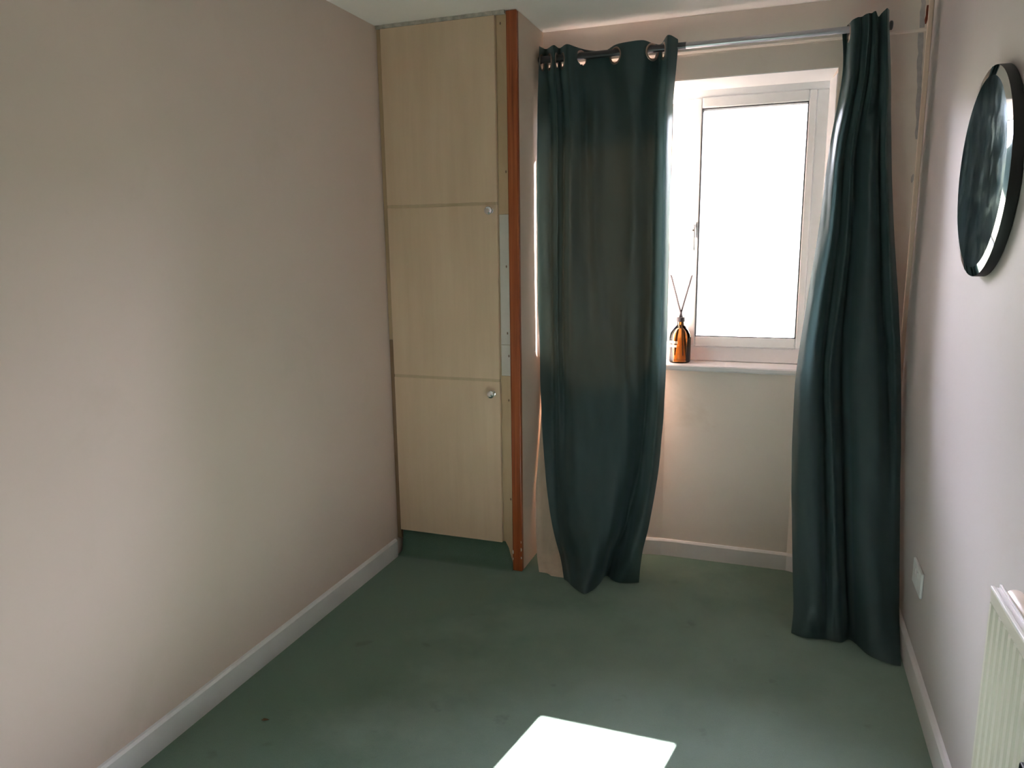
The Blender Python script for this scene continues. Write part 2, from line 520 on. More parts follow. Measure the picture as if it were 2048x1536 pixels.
# white lined reveals
bm = bmesh.new()
bm_prism(bm, [(WX0, YW + 0.001), (WX0 + 0.003, YW + 0.001), (WB0 + 0.003, YF), (WB0, YF)], Z_SILL + 0.003, 2.094)
obj('reveal_lining', bm, 'reveal', win)
bm = bmesh.new()
bm_prism(bm, [(WX1 - 0.003, YW + 0.001), (WX1, YW + 0.001), (WB1, YF), (WB1 - 0.003, YF)], Z_SILL + 0.003, 2.094)
obj('reveal_lining', bm, 'reveal', win)
bm = bmesh.new()
bm_extrude(bm, [(YW + 0.001, Z_REV - 0.0005), (YF, 2.0955), (YF, 2.0925), (YW + 0.001, Z_REV - 0.0035)], lambda u, v, t: (t, u, v), WX0 + 0.001, WX1 - 0.001)
obj('reveal_lining', bm, 'reveal', win)
# fixed left light: bead and pane
def bead_ring(name, x0, x1, z0, z1, w, y0, y1, mat, parent, bev=0.002):
    bm = bmesh.new()
    for a in ((x0, x1, z1 - w, z1), (x0, x1, z0, z0 + w), (x0, x0 + w, z0 + w, z1 - w), (x1 - w, x1, z0 + w, z1 - w)):
        bm_box(bm, a[0], a[1], y0, y1, a[2], a[3], bev)
    return obj(name, bm, mat, parent)
bead_ring('glazing_bead', -0.985, -0.465, 0.985, 2.062, 0.012, FY0 + 0.018, FY0 + 0.05, 'upvc', win)
bead_ring('gasket', -0.973, -0.477, 0.997, 2.050, 0.003, FY0 + 0.022, FY0 + 0.05, 'gasket', win, 0.0)
box('pane', -0.973, -0.477, FY0 + 0.030, FY0 + 0.034, 0.997, 2.050, 'glass', win)
# opening right light
sash = box('sash', -0.3858, -0.349, FY0 - 0.008, FY0 + 0.055, 0.9852, 2.0618, 'upvc', win, 0.005)
bar('sash_stile', 0.080, 0.1098, 0.9852, 2.0618, FY0 - 0.008, FY0 + 0.055, parent=sash)
bar('sash_rail', -0.349, 0.080, 2.018, 2.0618, FY0 - 0.008, FY0 + 0.055, parent=sash)
bar('sash_rail', -0.349, 0.080, 0.9852, 1.030, FY0 - 0.008, FY0 + 0.055, parent=sash)
bead_ring('gasket', -0.3485, 0.0795, 1.0305, 2.0175, 0.0035, FY0 - 0.004, FY0 + 0.050, 'gasket', sash, 0.0)
box('pane', -0.345, 0.076, FY0 + 0.020, FY0 + 0.024, 1.034, 2.014, 'glass', win)
# handle on the sash's left stile
bm = bmesh.new()
bm_box(bm, -0.378, -0.356, FY0 - 0.018, FY0 - 0.008, 1.47, 1.54, 0.004)
bm_box(bm, -0.374, -0.360, FY0 - 0.045, FY0 - 0.018, 1.513, 1.530, 0.004)
bm_box(bm, -0.375, -0.359, FY0 - 0.048, FY0 - 0.034, 1.410, 1.530, 0.005)
handle = obj('handle', bm, 'upvc', win)
bm = bmesh.new()
bm_lathe(bm, [(0.0, -0.0502), (0.0035, -0.0502), (0.0035, -0.046), (0, -0.046)], (-0.367, FY0, 1.503), 'Y', 12)
obj('key_hole', bm, 'gasket', handle)
# inner sill board with rounded nose
bm = bmesh.new()
prof = [(YW - 0.018, Z_SILL - 0.024), (YW - 0.022, Z_SILL - 0.018), (YW - 0.022, Z_SILL - 0.005), (YW - 0.017, Z_SILL),
        (YF, Z_SILL + 0.002), (YF, Z_SILL - 0.028), (YW - 0.001, Z_SILL - 0.028)]
bm_extrude(bm, prof, lambda u, v, t: (t, u, v), WX0 + 0.001, WX1 - 0.001)
sill = obj('window_sill', bm, 'gloss_white', win)
sill['label'] = 'white painted sill board'
# outer sill catching the sun
box('outer_sill', WB0, WB1, FY1, YO + 0.06, Z_SILL - 0.06, Z_SILL + 0.012, 'upvc', win, 0.004)
adopt(win)

# ground outside, seen only as glare through the panes
o = box('outdoor_ground', -30, 30, YO + 0.5, 60, -2.9, -2.7, 'lawn')
structure(o, 'sunlit pale ground far below outside the window')

# leafy screen added beyond the garden to block low sky light, lost in glare
bm = bmesh.new()
NX, NZ = 90, 16
gh = []
for i in range(NX + 1):
    x = -22 + 44 * i / NX
    top_z = 4.1 + 0.45 * noise.noise(Vector((x * 0.45, 0.3, 1.0))) + 0.2 * noise.noise(Vector((x * 1.7, 2.3, 4.0)))
    col_ = []
    for j in range(NZ + 1):
        t = j / NZ
        z = -2.7 + (top_z + 2.7) * t
        y = 16.0 + 0.5 * noise.noise(Vector((x * 0.9, z * 0.9, 7.0))) + 0.25 * noise.noise(Vector((x * 2.6, z * 2.6, 3.0))) + 0.5 * t * t
        col_.append(bm.verts.new((x, y, z)))
    col_.append(bm.verts.new((x, 17.6, top_z - 0.1)))
    col_.append(bm.verts.new((x, 18.0, -2.7)))
    gh.append(col_)
for a, b_ in zip(gh, gh[1:]):
    for j in range(len(a) - 1):
        bm.faces.new((a[j], b_[j], b_[j + 1], a[j + 1]))
bm.faces.new(gh[0]); bm.faces.new(gh[-1][::-1])
hd = obj('added_hedge', bm, 'added_hedge', smooth=True)
hd['label'], hd['category'] = 'tall leafy screen added outside to block low sky light, lost in the glare', 'added_hedge'

# ---------------------------------------------------------------- built-in cupboard
cup = thing('cupboard', 'tall built-in pale maple cupboard with three stacked doors in the left corner', 'cupboard', (-1.34, 2.97, 0))
DZ = [(0.131, 0.866), (0.878, 1.613), (1.625, 2.345)]
DX0, DX1 = -1.629, -1.1165
DY0, DY1 = CUP_Y - 0.019, CUP_Y - 0.001
for i, (z0, z1) in enumerate(DZ):
    d = box('door', DX0, DX1, DY0, DY1, z0, z1, 'melamine', cup, 0.0012, 1)
    d['label'] = ['lowest maple door with a clear knob', 'middle maple door with a clear knob', 'top maple door without a knob'][i]
    if i < 2:
        kx, kz = (-1.149, 0.815) if i == 0 else (-1.1455, 1.590)
        bm = bmesh.new()
        bm_lathe(bm, [(0, -0.004), (0.013, -0.004), (0.013, -0.006), (0.006, -0.008), (0.006, -0.016), (0.014, -0.020), (0.0185, -0.027),
                      (0.0165, -0.035), (0.009, -0.040), (0, -0.041)], (kx, DY0 + 0.004, kz), 'Y', 9)
        k = obj('knob', bm, 'crystal', d)
        k['label'] = 'small faceted clear knob'
# carcass behind the doors: shelf edges show in the joints
bm = bmesh.new()
bm_box(bm, XL + 0.003, CUP_X - 0.004, CUP_Y, 3.329, 0.1305, H - 0.003)
obj('carcass', bm, 'melamine_edge', cup)
for z in (0.872, 1.619):
    box('shelf_edge', DX0 + 0.002, DX1 - 0.002, CUP_Y - 0.0176, CUP_Y, z - 0.0059, z + 0.0059, 'melamine_edge', cup)
# stile between doors and corner batten: raw board, a whitened repair, raw board again with a cut foot
SX0, SX1 = -1.112, -1.0695
SY = CUP_Y - 0.006
for z0, z1, mt, lab in ((1.575, H - 0.003, 'raw_mdf', 'upper bare board of the stile'), (1.029, 1.574, 'filler_white', 'whitened repair piece of the stile'),
                        (0.893, 1.027, 'filler_white', 'short whitened piece of the stile')):
    s = box('stile_board', SX0, SX1, SY, CUP_Y + 0.004, z0, z1, mt, cup, 0.0008, 1)
    s['label'] = lab
bm = bmesh.new()
front = [(SX0, 0.892), (SX0, 0.150), (SX0 + 0.006, 0.135), (SX0 + 0.022, 0.105), (SX0 + 0.034, 0.060), (SX1, 0.030), (SX1, 0.892)]
bm_extrude(bm, front, lambda u, v, t: (u, t, v), SY, CUP_Y + 0.004)
obj('stile_board', bm, 'raw_mdf', cup)
for x, z in ((-1.095, 2.315), (-1.079, 1.745), (-1.083, 1.36), (-1.082, 1.078), (-1.077, 0.980), (-1.080, 0.785), (-1.077, 0.335)):
    bm = bmesh.new()
    bm_lathe(bm, [(0, -0.0006), (0.0028, -0.0006), (0.0032, 0.0), (0, 0.002)], (x, SY - 0.0002, z), 'Y', 8)
    for v in bm.verts:
        v.co.z = z + (v.co.z - z) * 1.9
    obj('screw_hole', bm, 'dark_hole', cup)
# red-stained corner batten
bm = bmesh.new()
bm_box(bm, -1.0690, CUP_X + 0.001, CUP_Y - 0.014, CUP_Y + 0.010, 0.001, H - 0.002, 0.004, 3)
strip = obj('corner_batten', bm, 'pine', cup)
strip['label'] = 'red stained pine batten on the cupboard corner'
random.seed(4)
for x, z, w, h in ((-1.066, 0.090, 0.0035, 0.011), (-1.0275, 0.105, 0.002, 0.010), (-1.0275, 0.066, 0.002, 0.007), (-1.066, 0.058, 0.002, 0.006), (-1.028, 0.142, 0.0015, 0.006)):
    bm = bmesh.new()
    pts = [(x + w * math.cos(t) * random.uniform(0.6, 1.2), z + h * math.sin(t) * random.uniform(0.7, 1.2)) for t in [k * math.pi / 4 for k in range(8)]]
    bm_extrude(bm, pts, lambda u, v, t: (u, t, v), CUP_Y - 0.0152, CUP_Y - 0.012)
    obj('paint_chip', bm, 'chip', strip)
# filler strips against the left wall
f1 = box('filler_strip', XL + 0.002, DX0 - 0.002, CUP_Y - 0.010, CUP_Y + 0.004, 1.035, H - 0.004, 'raw_mdf', cup, 0.001, 1)
f2 = box('filler_strip', XL + 0.002, DX0 - 0.002, CUP_Y - 0.010, CUP_Y + 0.004, 0.085, 1.032, 'brown_filler', cup, 0.001, 1)
f2['label'] = 'darker brown lower filler strip'
# painted side towards the window
box('side_panel', CUP_X - 0.003, CUP_X, CUP_Y + 0.011, 3.329, 0.002, H - 0.002, 'side_paint', cup)
# grubby caulk along the ceiling
bm = bmesh.new()
random.seed(9)
N = 40
top, bot = [], []
for i in range(N + 1):
    x = XL + 0.004 + (-1.072 - XL - 0.004) * i / N
    top.append((bm.verts.new((x, CUP_Y - 0.021 - random.uniform(0, 0.004), H - 0.001)), bm.verts.new((x, CUP_Y, H - 0.001))))
    bot.append((bm.verts.new((x, CUP_Y - 0.0195, 2.3465 - random.uniform(0, 0.002))), bm.verts.new((x, CUP_Y, 2.3465))))
for i in range(N):
    bm.faces.new((top[i][0], top[i + 1][0], bot[i + 1][0], bot[i][0]))
    bm.faces.new((bot[i][0], bot[i + 1][0], bot[i + 1][1], bot[i][1]))
    bm.faces.new((top[i][1], bot[i][1], bot[i + 1][1], top[i + 1][1]))
    bm.faces.new((top[i][0], top[i][1], top[i + 1][1], top[i + 1][0]))
bm.faces.new((top[0][0], bot[0][0], bot[0][1], top[0][1]))
bm.faces.new((top[N][0], top[N][1], bot[N][1], bot[N][0]))
obj('caulk', bm, 'caulk', cup)
# carpet carried up over the plinth
bm = bmesh.new()
prof = []
for k in range(9):
    t = k / 8 * math.pi / 2
    prof.append((CUP_Y - 0.034 + 0.040 * math.sin(t), 0.0005 + 0.040 * (1 - math.cos(t))))
prof += [(CUP_Y + 0.026, 0.128), (CUP_Y + 0.05, 0.128), (CUP_Y + 0.05, 0.0005)]
bm_extrude(bm, prof, lambda u, v, t: (t, u, v), XL + 0.016, -1.0700)
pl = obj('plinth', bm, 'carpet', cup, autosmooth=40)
pl['label'] = 'green carpet turned up over the plinth'
adopt(cup)

# ---------------------------------------------------------------- curtain rod
RY, RZ = 3.232, 2.228
rod = thing('curtain_rod', 'grey metal curtain rod running above the window', 'curtain rod', (-0.34, RY, RZ))
bm = bmesh.new()
bm_tube(bm, [(-1.010, RY, RZ), (-0.40, RY, RZ)], 0.0145, 20)
obj('inner_tube', bm, 'dark_metal', rod, autosmooth=40)
bm = bmesh.new()
bm_tube(bm, [(-0.41, RY, RZ - 0.0005), (0.335, RY, RZ - 0.0005)], 0.0125, 20)
obj('outer_tube', bm, 'chrome', rod, autosmooth=40)
for sx, x in ((-1, -1.006), (1, 0.333)):
    bm = bmesh.new()
    pr = [(0, 0), (0.012, 0), (0.012, 0.003), (0.0165, 0.0045), (0.0165, 0.012), (0.012, 0.015), (0, 0.016)]
    bm_lathe(bm, [(r, sx * h) for r, h in pr], (x, RY, RZ), 'X', 20)
    obj('finial', bm, 'dark_metal', rod, autosmooth=40)
for x in (-0.96, 0.215):
    bm = bmesh.new()
    bm_tube(bm, [(x, RY, RZ), (x, YH - 0.001, RZ + 0.012)], 0.006, 10)
    bm_lathe(bm, [(0, -0.006), (0.020, -0.006), (0.022, -0.0005), (0, -0.0005)], (x, YH, RZ + 0.022), 'Y', 20)
    bm_torus(bm, (x, RY, RZ), (1, 0, 0), 0.019, 0.004, 20, 6)
    obj('bracket', bm, 'dark_metal', rod, autosmooth=40)
adopt(rod)

# ---------------------------------------------------------------- curtains
LEFT_CURTAIN = [
 [(-1.007,3.192,2.276),(-0.999,3.267,2.280),(-0.942,3.187,2.272),(-0.939,3.267,2.278),(-0.884,3.182,2.269),(-0.852,3.197,2.260),(-0.833,3.232,2.258),(-0.799,3.262,2.254),(-0.739,3.262,2.248),(-0.690,3.232,2.259),(-0.638,3.199,2.257),(-0.570,3.199,2.258),(-0.535,3.232,2.251),(-0.506,3.267,2.253),(-0.465,3.177,2.262),(-0.432,3.222,2.254)],
 [(-1.008,3.192,2.226),(-1.000,3.267,2.239),(-0.942,3.187,2.223),(-0.939,3.267,2.240),(-0.884,3.182,2.219),(-0.851,3.197,2.219),(-0.833,3.232,2.227),(-0.799,3.262,2.232),(-0.739,3.262,2.235),(-0.689,3.232,2.225),(-0.637,3.199,2.219),(-0.569,3.199,2.218),(-0.534,3.232,2.226),(-0.506,3.267,2.235),(-0.464,3.177,2.213),(-0.431,3.222,2.224)],
 [(-1.005,3.174,2.156),(-0.998,3.275,2.175),(-0.934,3.174,2.150),(-0.937,3.275,2.170),(-0.875,3.167,2.144),(-0.845,3.189,2.146),(-0.822,3.217,2.149),(-0.792,3.254,2.154),(-0.738,3.264,2.151),(-0.686,3.232,2.141),(-0.631,3.196,2.129),(-0.569,3.196,2.124),(-0.539,3.246,2.131),(-0.507,3.268,2.133),(-0.465,3.177,2.112),(-0.437,3.217,2.117)],
 [(-1.012,3.181,2.037),(-0.980,3.261,2.048),(-0.930,3.189,2.032),(-0.922,3.261,2.043),(-0.868,3.181,2.027),(-0.833,3.196,2.026),(-0.814,3.239,2.032),(-0.770,3.220,2.026),(-0.730,3.252,2.028),(-0.680,3.249,2.024),(-0.614,3.203,2.012),(-0.579,3.217,2.012),(-0.545,3.261,2.017),(-0.515,3.268,2.016),(-0.470,3.174,1.997),(-0.446,3.232,2.005)],
 [(-1.018,3.181,1.810),(-0.976,3.261,1.816),(-0.928,3.196,1.807),(-0.917,3.261,1.813),(-0.866,3.181,1.803),(-0.830,3.203,1.803),(-0.807,3.238,1.806),(-0.767,3.215,1.801),(-0.727,3.249,1.803),(-0.670,3.249,1.800),(-0.606,3.206,1.793),(-0.574,3.225,1.793),(-0.544,3.258,1.795),(-0.515,3.264,1.794),(-0.470,3.181,1.784),(-0.448,3.232,1.788)],
 [(-1.018,3.181,1.534),(-0.976,3.258,1.535),(-0.928,3.196,1.533),(-0.919,3.261,1.534),(-0.863,3.174,1.531),(-0.826,3.203,1.531),(-0.798,3.223,1.531),(-0.764,3.212,1.530),(-0.725,3.244,1.530),(-0.660,3.249,1.528),(-0.599,3.203,1.526),(-0.568,3.232,1.526),(-0.541,3.261,1.526),(-0.513,3.261,1.526),(-0.466,3.189,1.523),(-0.447,3.232,1.524)],
 [(-1.015,3.181,1.249),(-0.977,3.266,1.245),(-0.930,3.203,1.249),(-0.924,3.270,1.245),(-0.869,3.181,1.251),(-0.819,3.191,1.250),(-0.785,3.215,1.249),(-0.742,3.206,1.250),(-0.705,3.232,1.249),(-0.644,3.215,1.251),(-0.606,3.212,1.251),(-0.571,3.232,1.250),(-0.543,3.274,1.248),(-0.517,3.274,1.248),(-0.465,3.186,1.254),(-0.446,3.232,1.251)],
 [(-1.011,3.187,0.978),(-0.972,3.255,0.970),(-0.932,3.209,0.977),(-0.916,3.251,0.972),(-0.868,3.188,0.983),(-0.813,3.188,0.985),(-0.771,3.202,0.984),(-0.724,3.197,0.987),(-0.680,3.211,0.986),(-0.628,3.188,0.991),(-0.609,3.214,0.988),(-0.571,3.226,0.988),(-0.546,3.273,0.982),(-0.519,3.269,0.984),(-0.472,3.188,0.997),(-0.446,3.232,0.992)],
 [(-0.994,3.156,0.706),(-0.953,3.204,0.698),(-0.915,3.164,0.709),(-0.888,3.178,0.708),(-0.840,3.137,0.720),(-0.781,3.124,0.726),(-0.736,3.132,0.727),(-0.690,3.130,0.731),(-0.646,3.140,0.731),(-0.602,3.142,0.734),(-0.578,3.167,0.730),(-0.555,3.198,0.725),(-0.536,3.242,0.716),(-0.508,3.210,0.725),(-0.469,3.149,0.741),(-0.445,3.191,0.733)],
 [(-0.960,3.099,0.440),(-0.927,3.124,0.436),(-0.895,3.103,0.445),(-0.859,3.091,0.452),(-0.809,3.059,0.466),(-0.757,3.059,0.471),(-0.707,3.059,0.476),(-0.666,3.064,0.478),(-0.626,3.059,0.483),(-0.599,3.079,0.480),(-0.578,3.111,0.472),(-0.563,3.160,0.459),(-0.543,3.184,0.454),(-0.512,3.133,0.472),(-0.475,3.090,0.488),(-0.453,3.128,0.479)],
 [(-0.911,3.043,0.203),(-0.885,3.044,0.206),(-0.857,3.025,0.216),(-0.820,3.001,0.230),(-0.775,2.987,0.240),(-0.727,2.973,0.251),(-0.685,2.972,0.256),(-0.653,2.985,0.255),(-0.626,2.993,0.256),(-0.609,3.040,0.240),(-0.602,3.095,0.221),(-0.588,3.114,0.215),(-0.559,3.074,0.234),(-0.525,3.030,0.254),(-0.498,3.024,0.260),(-0.477,3.058,0.249)],
 [(-0.858,2.998,0.073),(-0.837,2.986,0.080),(-0.811,2.961,0.092),(-0.780,2.947,0.100),(-0.745,2.924,0.112),(-0.708,2.917,0.123),(-0.677,2.925,0.130),(-0.657,2.952,0.131),(-0.645,2.988,0.127),(-0.642,3.042,0.109),(-0.630,3.071,0.102),(-0.603,3.038,0.116),(-0.574,3.001,0.131),(-0.543,2.978,0.140),(-0.518,2.981,0.140),(-0.496,3.005,0.135)],
 [(-0.824,2.933,0.004),(-0.799,2.910,0.004),(-0.773,2.878,0.004),(-0.740,2.845,0.004),(-0.706,2.822,0.004),(-0.685,2.853,0.004),(-0.671,2.902,0.004),(-0.663,2.955,0.004),(-0.662,2.997,0.004),(-0.656,3.020,0.004),(-0.644,3.018,0.004),(-0.622,2.989,0.004),(-0.592,2.973,0.004),(-0.563,2.978,0.004),(-0.532,2.988,0.004),(-0.506,3.001,0.004)],
]
RIGHT_CURTAIN = [
 [(0.178,3.252,2.237),(0.194,3.267,2.241),(0.203,3.187,2.246),(0.222,3.182,2.255),(0.239,3.210,2.263),(0.249,3.192,2.265),(0.260,3.180,2.265),(0.272,3.210,2.272),(0.282,3.177,2.269),(0.295,3.212,2.258),(0.304,3.210,2.267),(0.313,3.187,2.272),(0.319,3.174,2.274),(0.330,3.212,2.276)],
 [(0.179,3.252,2.216),(0.196,3.267,2.221),(0.206,3.187,2.204),(0.226,3.182,2.204),(0.243,3.210,2.213),(0.253,3.192,2.211),(0.264,3.180,2.210),(0.276,3.210,2.218),(0.287,3.177,2.211),(0.298,3.212,2.218),(0.308,3.210,2.219),(0.317,3.187,2.214),(0.324,3.174,2.211),(0.334,3.212,2.221)],
 [(0.186,3.246,2.139),(0.197,3.258,2.141),(0.206,3.189,2.125),(0.225,3.181,2.121),(0.244,3.232,2.131),(0.253,3.203,2.123),(0.264,3.184,2.118),(0.280,3.232,2.127),(0.288,3.178,2.115),(0.306,3.244,2.127),(0.316,3.241,2.126),(0.324,3.196,2.115),(0.333,3.174,2.110),(0.347,3.225,2.120)],
 [(0.185,3.239,2.034),(0.195,3.232,2.031),(0.208,3.189,2.022),(0.224,3.196,2.022),(0.243,3.264,2.034),(0.251,3.215,2.024),(0.261,3.191,2.019),(0.278,3.249,2.028),(0.289,3.184,2.015),(0.312,3.261,2.028),(0.325,3.268,2.028),(0.332,3.203,2.015),(0.343,3.181,2.010),(0.357,3.232,2.019)],
 [(0.157,3.232,1.796),(0.167,3.217,1.794),(0.183,3.184,1.789),(0.201,3.217,1.792),(0.218,3.264,1.796),(0.230,3.210,1.790),(0.240,3.200,1.788),(0.253,3.254,1.793),(0.270,3.232,1.790),(0.297,3.180,1.783),(0.318,3.203,1.784),(0.336,3.268,1.790),(0.350,3.189,1.781),(0.376,3.232,1.784)],
 [(0.139,3.232,1.512),(0.155,3.206,1.511),(0.175,3.181,1.510),(0.197,3.215,1.510),(0.216,3.261,1.511),(0.231,3.217,1.509),(0.245,3.209,1.509),(0.261,3.261,1.510),(0.280,3.232,1.509),(0.311,3.180,1.507),(0.339,3.203,1.507),(0.361,3.264,1.508),(0.379,3.189,1.506),(0.405,3.232,1.506)],
 [(0.113,3.232,1.236),(0.132,3.203,1.238),(0.156,3.189,1.239),(0.183,3.217,1.237),(0.204,3.270,1.234),(0.219,3.215,1.238),(0.237,3.206,1.239),(0.257,3.284,1.234),(0.278,3.225,1.238),(0.313,3.180,1.241),(0.353,3.189,1.241),(0.387,3.257,1.237),(0.409,3.196,1.241),(0.439,3.232,1.239)],
 [(0.085,3.181,0.935),(0.108,3.151,0.941),(0.138,3.141,0.944),(0.169,3.166,0.942),(0.189,3.206,0.936),(0.204,3.150,0.946),(0.224,3.169,0.944),(0.256,3.253,0.931),(0.282,3.168,0.946),(0.322,3.123,0.955),(0.375,3.131,0.957),(0.417,3.193,0.948),(0.439,3.162,0.954),(0.465,3.187,0.951)],
 [(0.081,3.070,0.670),(0.105,3.034,0.681),(0.141,3.022,0.687),(0.178,3.041,0.685),(0.201,3.093,0.674),(0.218,3.048,0.686),(0.237,3.059,0.685),(0.272,3.161,0.662),(0.296,3.061,0.689),(0.334,3.027,0.701),(0.385,3.020,0.706),(0.428,3.076,0.696),(0.450,3.066,0.700),(0.470,3.082,0.697)],
 [(0.090,2.959,0.437),(0.116,2.923,0.452),(0.151,2.910,0.460),(0.188,2.927,0.459),(0.212,2.987,0.441),(0.230,2.947,0.456),(0.250,2.952,0.457),(0.286,3.058,0.424),(0.306,2.955,0.462),(0.341,2.918,0.478),(0.390,2.924,0.482),(0.431,2.957,0.475),(0.454,2.964,0.475),(0.470,2.977,0.473)],
 [(0.103,2.856,0.233),(0.129,2.834,0.246),(0.161,2.812,0.260),(0.197,2.817,0.263),(0.223,2.866,0.246),(0.243,2.843,0.258),(0.266,2.854,0.257),(0.299,2.962,0.215),(0.317,2.869,0.258),(0.351,2.826,0.281),(0.393,2.824,0.288),(0.432,2.846,0.283),(0.457,2.863,0.280),(0.470,2.878,0.276)],
 [(0.113,2.783,0.095),(0.139,2.770,0.102),(0.170,2.750,0.113),(0.202,2.749,0.117),(0.229,2.779,0.104),(0.251,2.766,0.112),(0.278,2.780,0.110),(0.310,2.882,0.064),(0.328,2.806,0.097),(0.358,2.750,0.114),(0.395,2.731,0.119),(0.433,2.748,0.111),(0.458,2.766,0.104),(0.470,2.785,0.099)],
 [(0.109,2.757,0.004),(0.140,2.741,0.004),(0.174,2.738,0.004),(0.207,2.745,0.004),(0.231,2.749,0.004),(0.257,2.743,0.004),(0.282,2.744,0.004),(0.308,2.774,0.004),(0.331,2.749,0.004),(0.363,2.685,0.004),(0.399,2.657,0.004),(0.429,2.644,0.004),(0.449,2.641,0.004),(0.463,2.642,0.004)],
]
LEFT_LINING_EDGE = {
 7: [(-1.046,3.265,0.966),(-1.021,3.265,0.967),(-0.985,3.265,0.968)],
 8: [(-1.042,3.216,0.690),(-1.020,3.217,0.691),(-0.984,3.217,0.693)],
 9: [(-1.028,3.146,0.420),(-0.999,3.146,0.423),(-0.951,3.148,0.427)],
 10: [(-1.006,3.070,0.181),(-0.972,3.072,0.185),(-0.918,3.074,0.191)],
 11: [(-0.988,3.027,0.055),(-0.949,3.025,0.051),(-0.892,3.026,0.054)],
 12: [(-0.957,2.953,0.004),(-0.899,2.908,0.004),(-0.836,2.929,0.004)],
}


def catmull(p0, p1, p2, p3, t):
    return 0.5 * ((2 * p1) + (p2 - p0) * t + (2 * p0 - 5 * p1 + 4 * p2 - p3) * t * t + (3 * p1 - p0 - 3 * p2 + p3) * t ** 3)

def spline(P, n):
    """n pieces per span through the points P (n may be a list)"""
    P = [Vector(p) for p in P]
    out = []
    for i in range(len(P) - 1):
        k = n[i] if hasattr(n, '__len__') else n
        a, d = P[max(i - 1, 0)], P[min(i + 2, len(P) - 1)]
        for j in range(k):
            out.append(catmull(a, P[i], P[i + 1], d, j / k))
    out.append(P[-1].copy())
    return out

def cloth_grid(table, nu, nv):
    rows = [spline(r, nu) for r in table]
    cols = [spline([r[c] for r in rows], nv) for c in range(len(rows[0]))]
    return [[cols[c][r] for c in range(len(cols))] for r in range(len(cols[0]))]

def wrinkle(g, amp, seed, lo=0.0):
    """small soft creases pushed along the cloth's depth"""
    R, C = len(g), len(g[0])
    for r in range(R):
        for c in range(C):
            p = g[r][c]
            fall = min(1.0, max(0.0, (2.16 - p.z) / 0.3)) * min(1.0, max(0.0, p.z / 0.06))
            a = noise.noise(Vector((c / C * 9 + seed, p.z * 2.2, seed))) * 0.8
            b_ = noise.noise(Vector((c / C * 16 + p.z * 6 + seed * 2, p.z * 9, seed + 4))) * 0.35
            p.y += amp * fall * (a + b_)
            p.x += amp * 0.4 * fall * b_
            if p.z < 0.004:
                p.z = 0.004
    return g

def cloth_mesh(name, g, mat, parent, holes=(), span=24):
    bm = bmesh.new()
    V = [[bm.verts.new(p) for p in row] for row in g]
    R, C = len(g), len(g[0])
    for r in range(R - 1):
        for c in range(C - 1):
            m = (g[r][c] + g[r][c + 1] + g[r + 1][c] + g[r + 1][c + 1]) / 4
            if any(abs(c - hc) <= span and (m - hp).length < hr for hc, hp, hr in holes):
                continue
            bm.faces.new((V[r][c], V[r][c + 1], V[r + 1][c + 1], V[r + 1][c]))
    return obj(name, bm, mat, parent, smooth=True)

def curtain(name, label, table, lining_edge, nu, wr, seed, loc, inset=(0, 0)):
    root = thing(name, label, 'curtain', loc, 'pair of teal curtains')
    nv = [12, 14, 12] + [10] * (len(table) - 4)
    g = wrinkle(cloth_grid(table, nu, nv), wr, seed)
    # where the cloth passes the rod it carries an eyelet
    ri = nv[0]
    row = g[ri]
    holes, rings = [], []
    for c in range(2, len(row) - 2):
        if (row[c].y - RY) * (row[c + 1].y - RY) <= 0 and (not rings or c - rings[-1][0] > nu * 0.5):
            t = row[c + 2] - row[c - 2]
            nrm = Vector((-t.y, t.x, 0)).normalized()
            ctr = (row[c] + row[c + 1]) / 2
            ctr = Vector((ctr.x, ctr.y, RZ - 0.0115))
            holes.append((c, ctr, 0.0275))
            rings.append((c, ctr, nrm))
    front = cloth_mesh('front_cloth', g, 'curtain', root, holes, int(nu * 1.2))
    front['label'] = 'dark teal satin face cloth'
    for _, ctr, nrm in rings:
        bm = bmesh.new()
        bm_torus(bm, ctr, nrm, 0.0305, 0.0048)
        obj('eyelet', bm, 'nickel', root, smooth=True)
    # heading band behind the top, then the cream lining
    hb = [[p + Vector((0, 0.003, 0)) for p in r] for r in g[:nv[0] + nv[1] + 1]]
    cloth_mesh('heading_band', hb, 'curtain', root, holes, int(nu * 1.2))
    tl = [list(r) for r in table]
    for k, pts in lining_edge.items():
        for c, q in enumerate(pts):
            tl[k][c] = q
    gl = cloth_grid(tl, nu, nv)
    r0 = nv[0] + nv[1]
    lin = []
    for r in gl[r0:]:
        # the lining hangs flatter and always behind the face cloth
        n_ = len(r)
        r = [Vector((sum(q.x for q in r[max(0, c - 6):c + 7]) / len(r[max(0, c - 6):c + 7]), max(q.y for q in r[max(0, c - 12):c + 13]), r[c].z)) for c in range(n_)]
        r = r[inset[0]:n_ - inset[1]]
        lin.append([Vector((max(p.x, CUP_X + 0.008 + 0.013 * min(1.0, max(0.0, (p.z - 0.92) / 0.12))), min(p.y + 0.014, YW - 0.02), max(p.z, 0.004))) for p in r])
    l = cloth_mesh('lining', lin, 'lining', root)
    l['label'] = 'cream lining behind the teal cloth'
    adopt(root)
    return root

curtain('curtain', 'wide teal eyelet curtain with cream lining hanging beside the cupboard', LEFT_CURTAIN, LEFT_LINING_EDGE, 16, 0.009, 1.7, (-0.75, 3.1, 0), (0, 24))
curtain('curtain', 'bunched teal curtain flaring out beside the right wall', RIGHT_CURTAIN, {}, 16, 0.010, 6.3, (0.28, 3.0, 0), (24, 0))

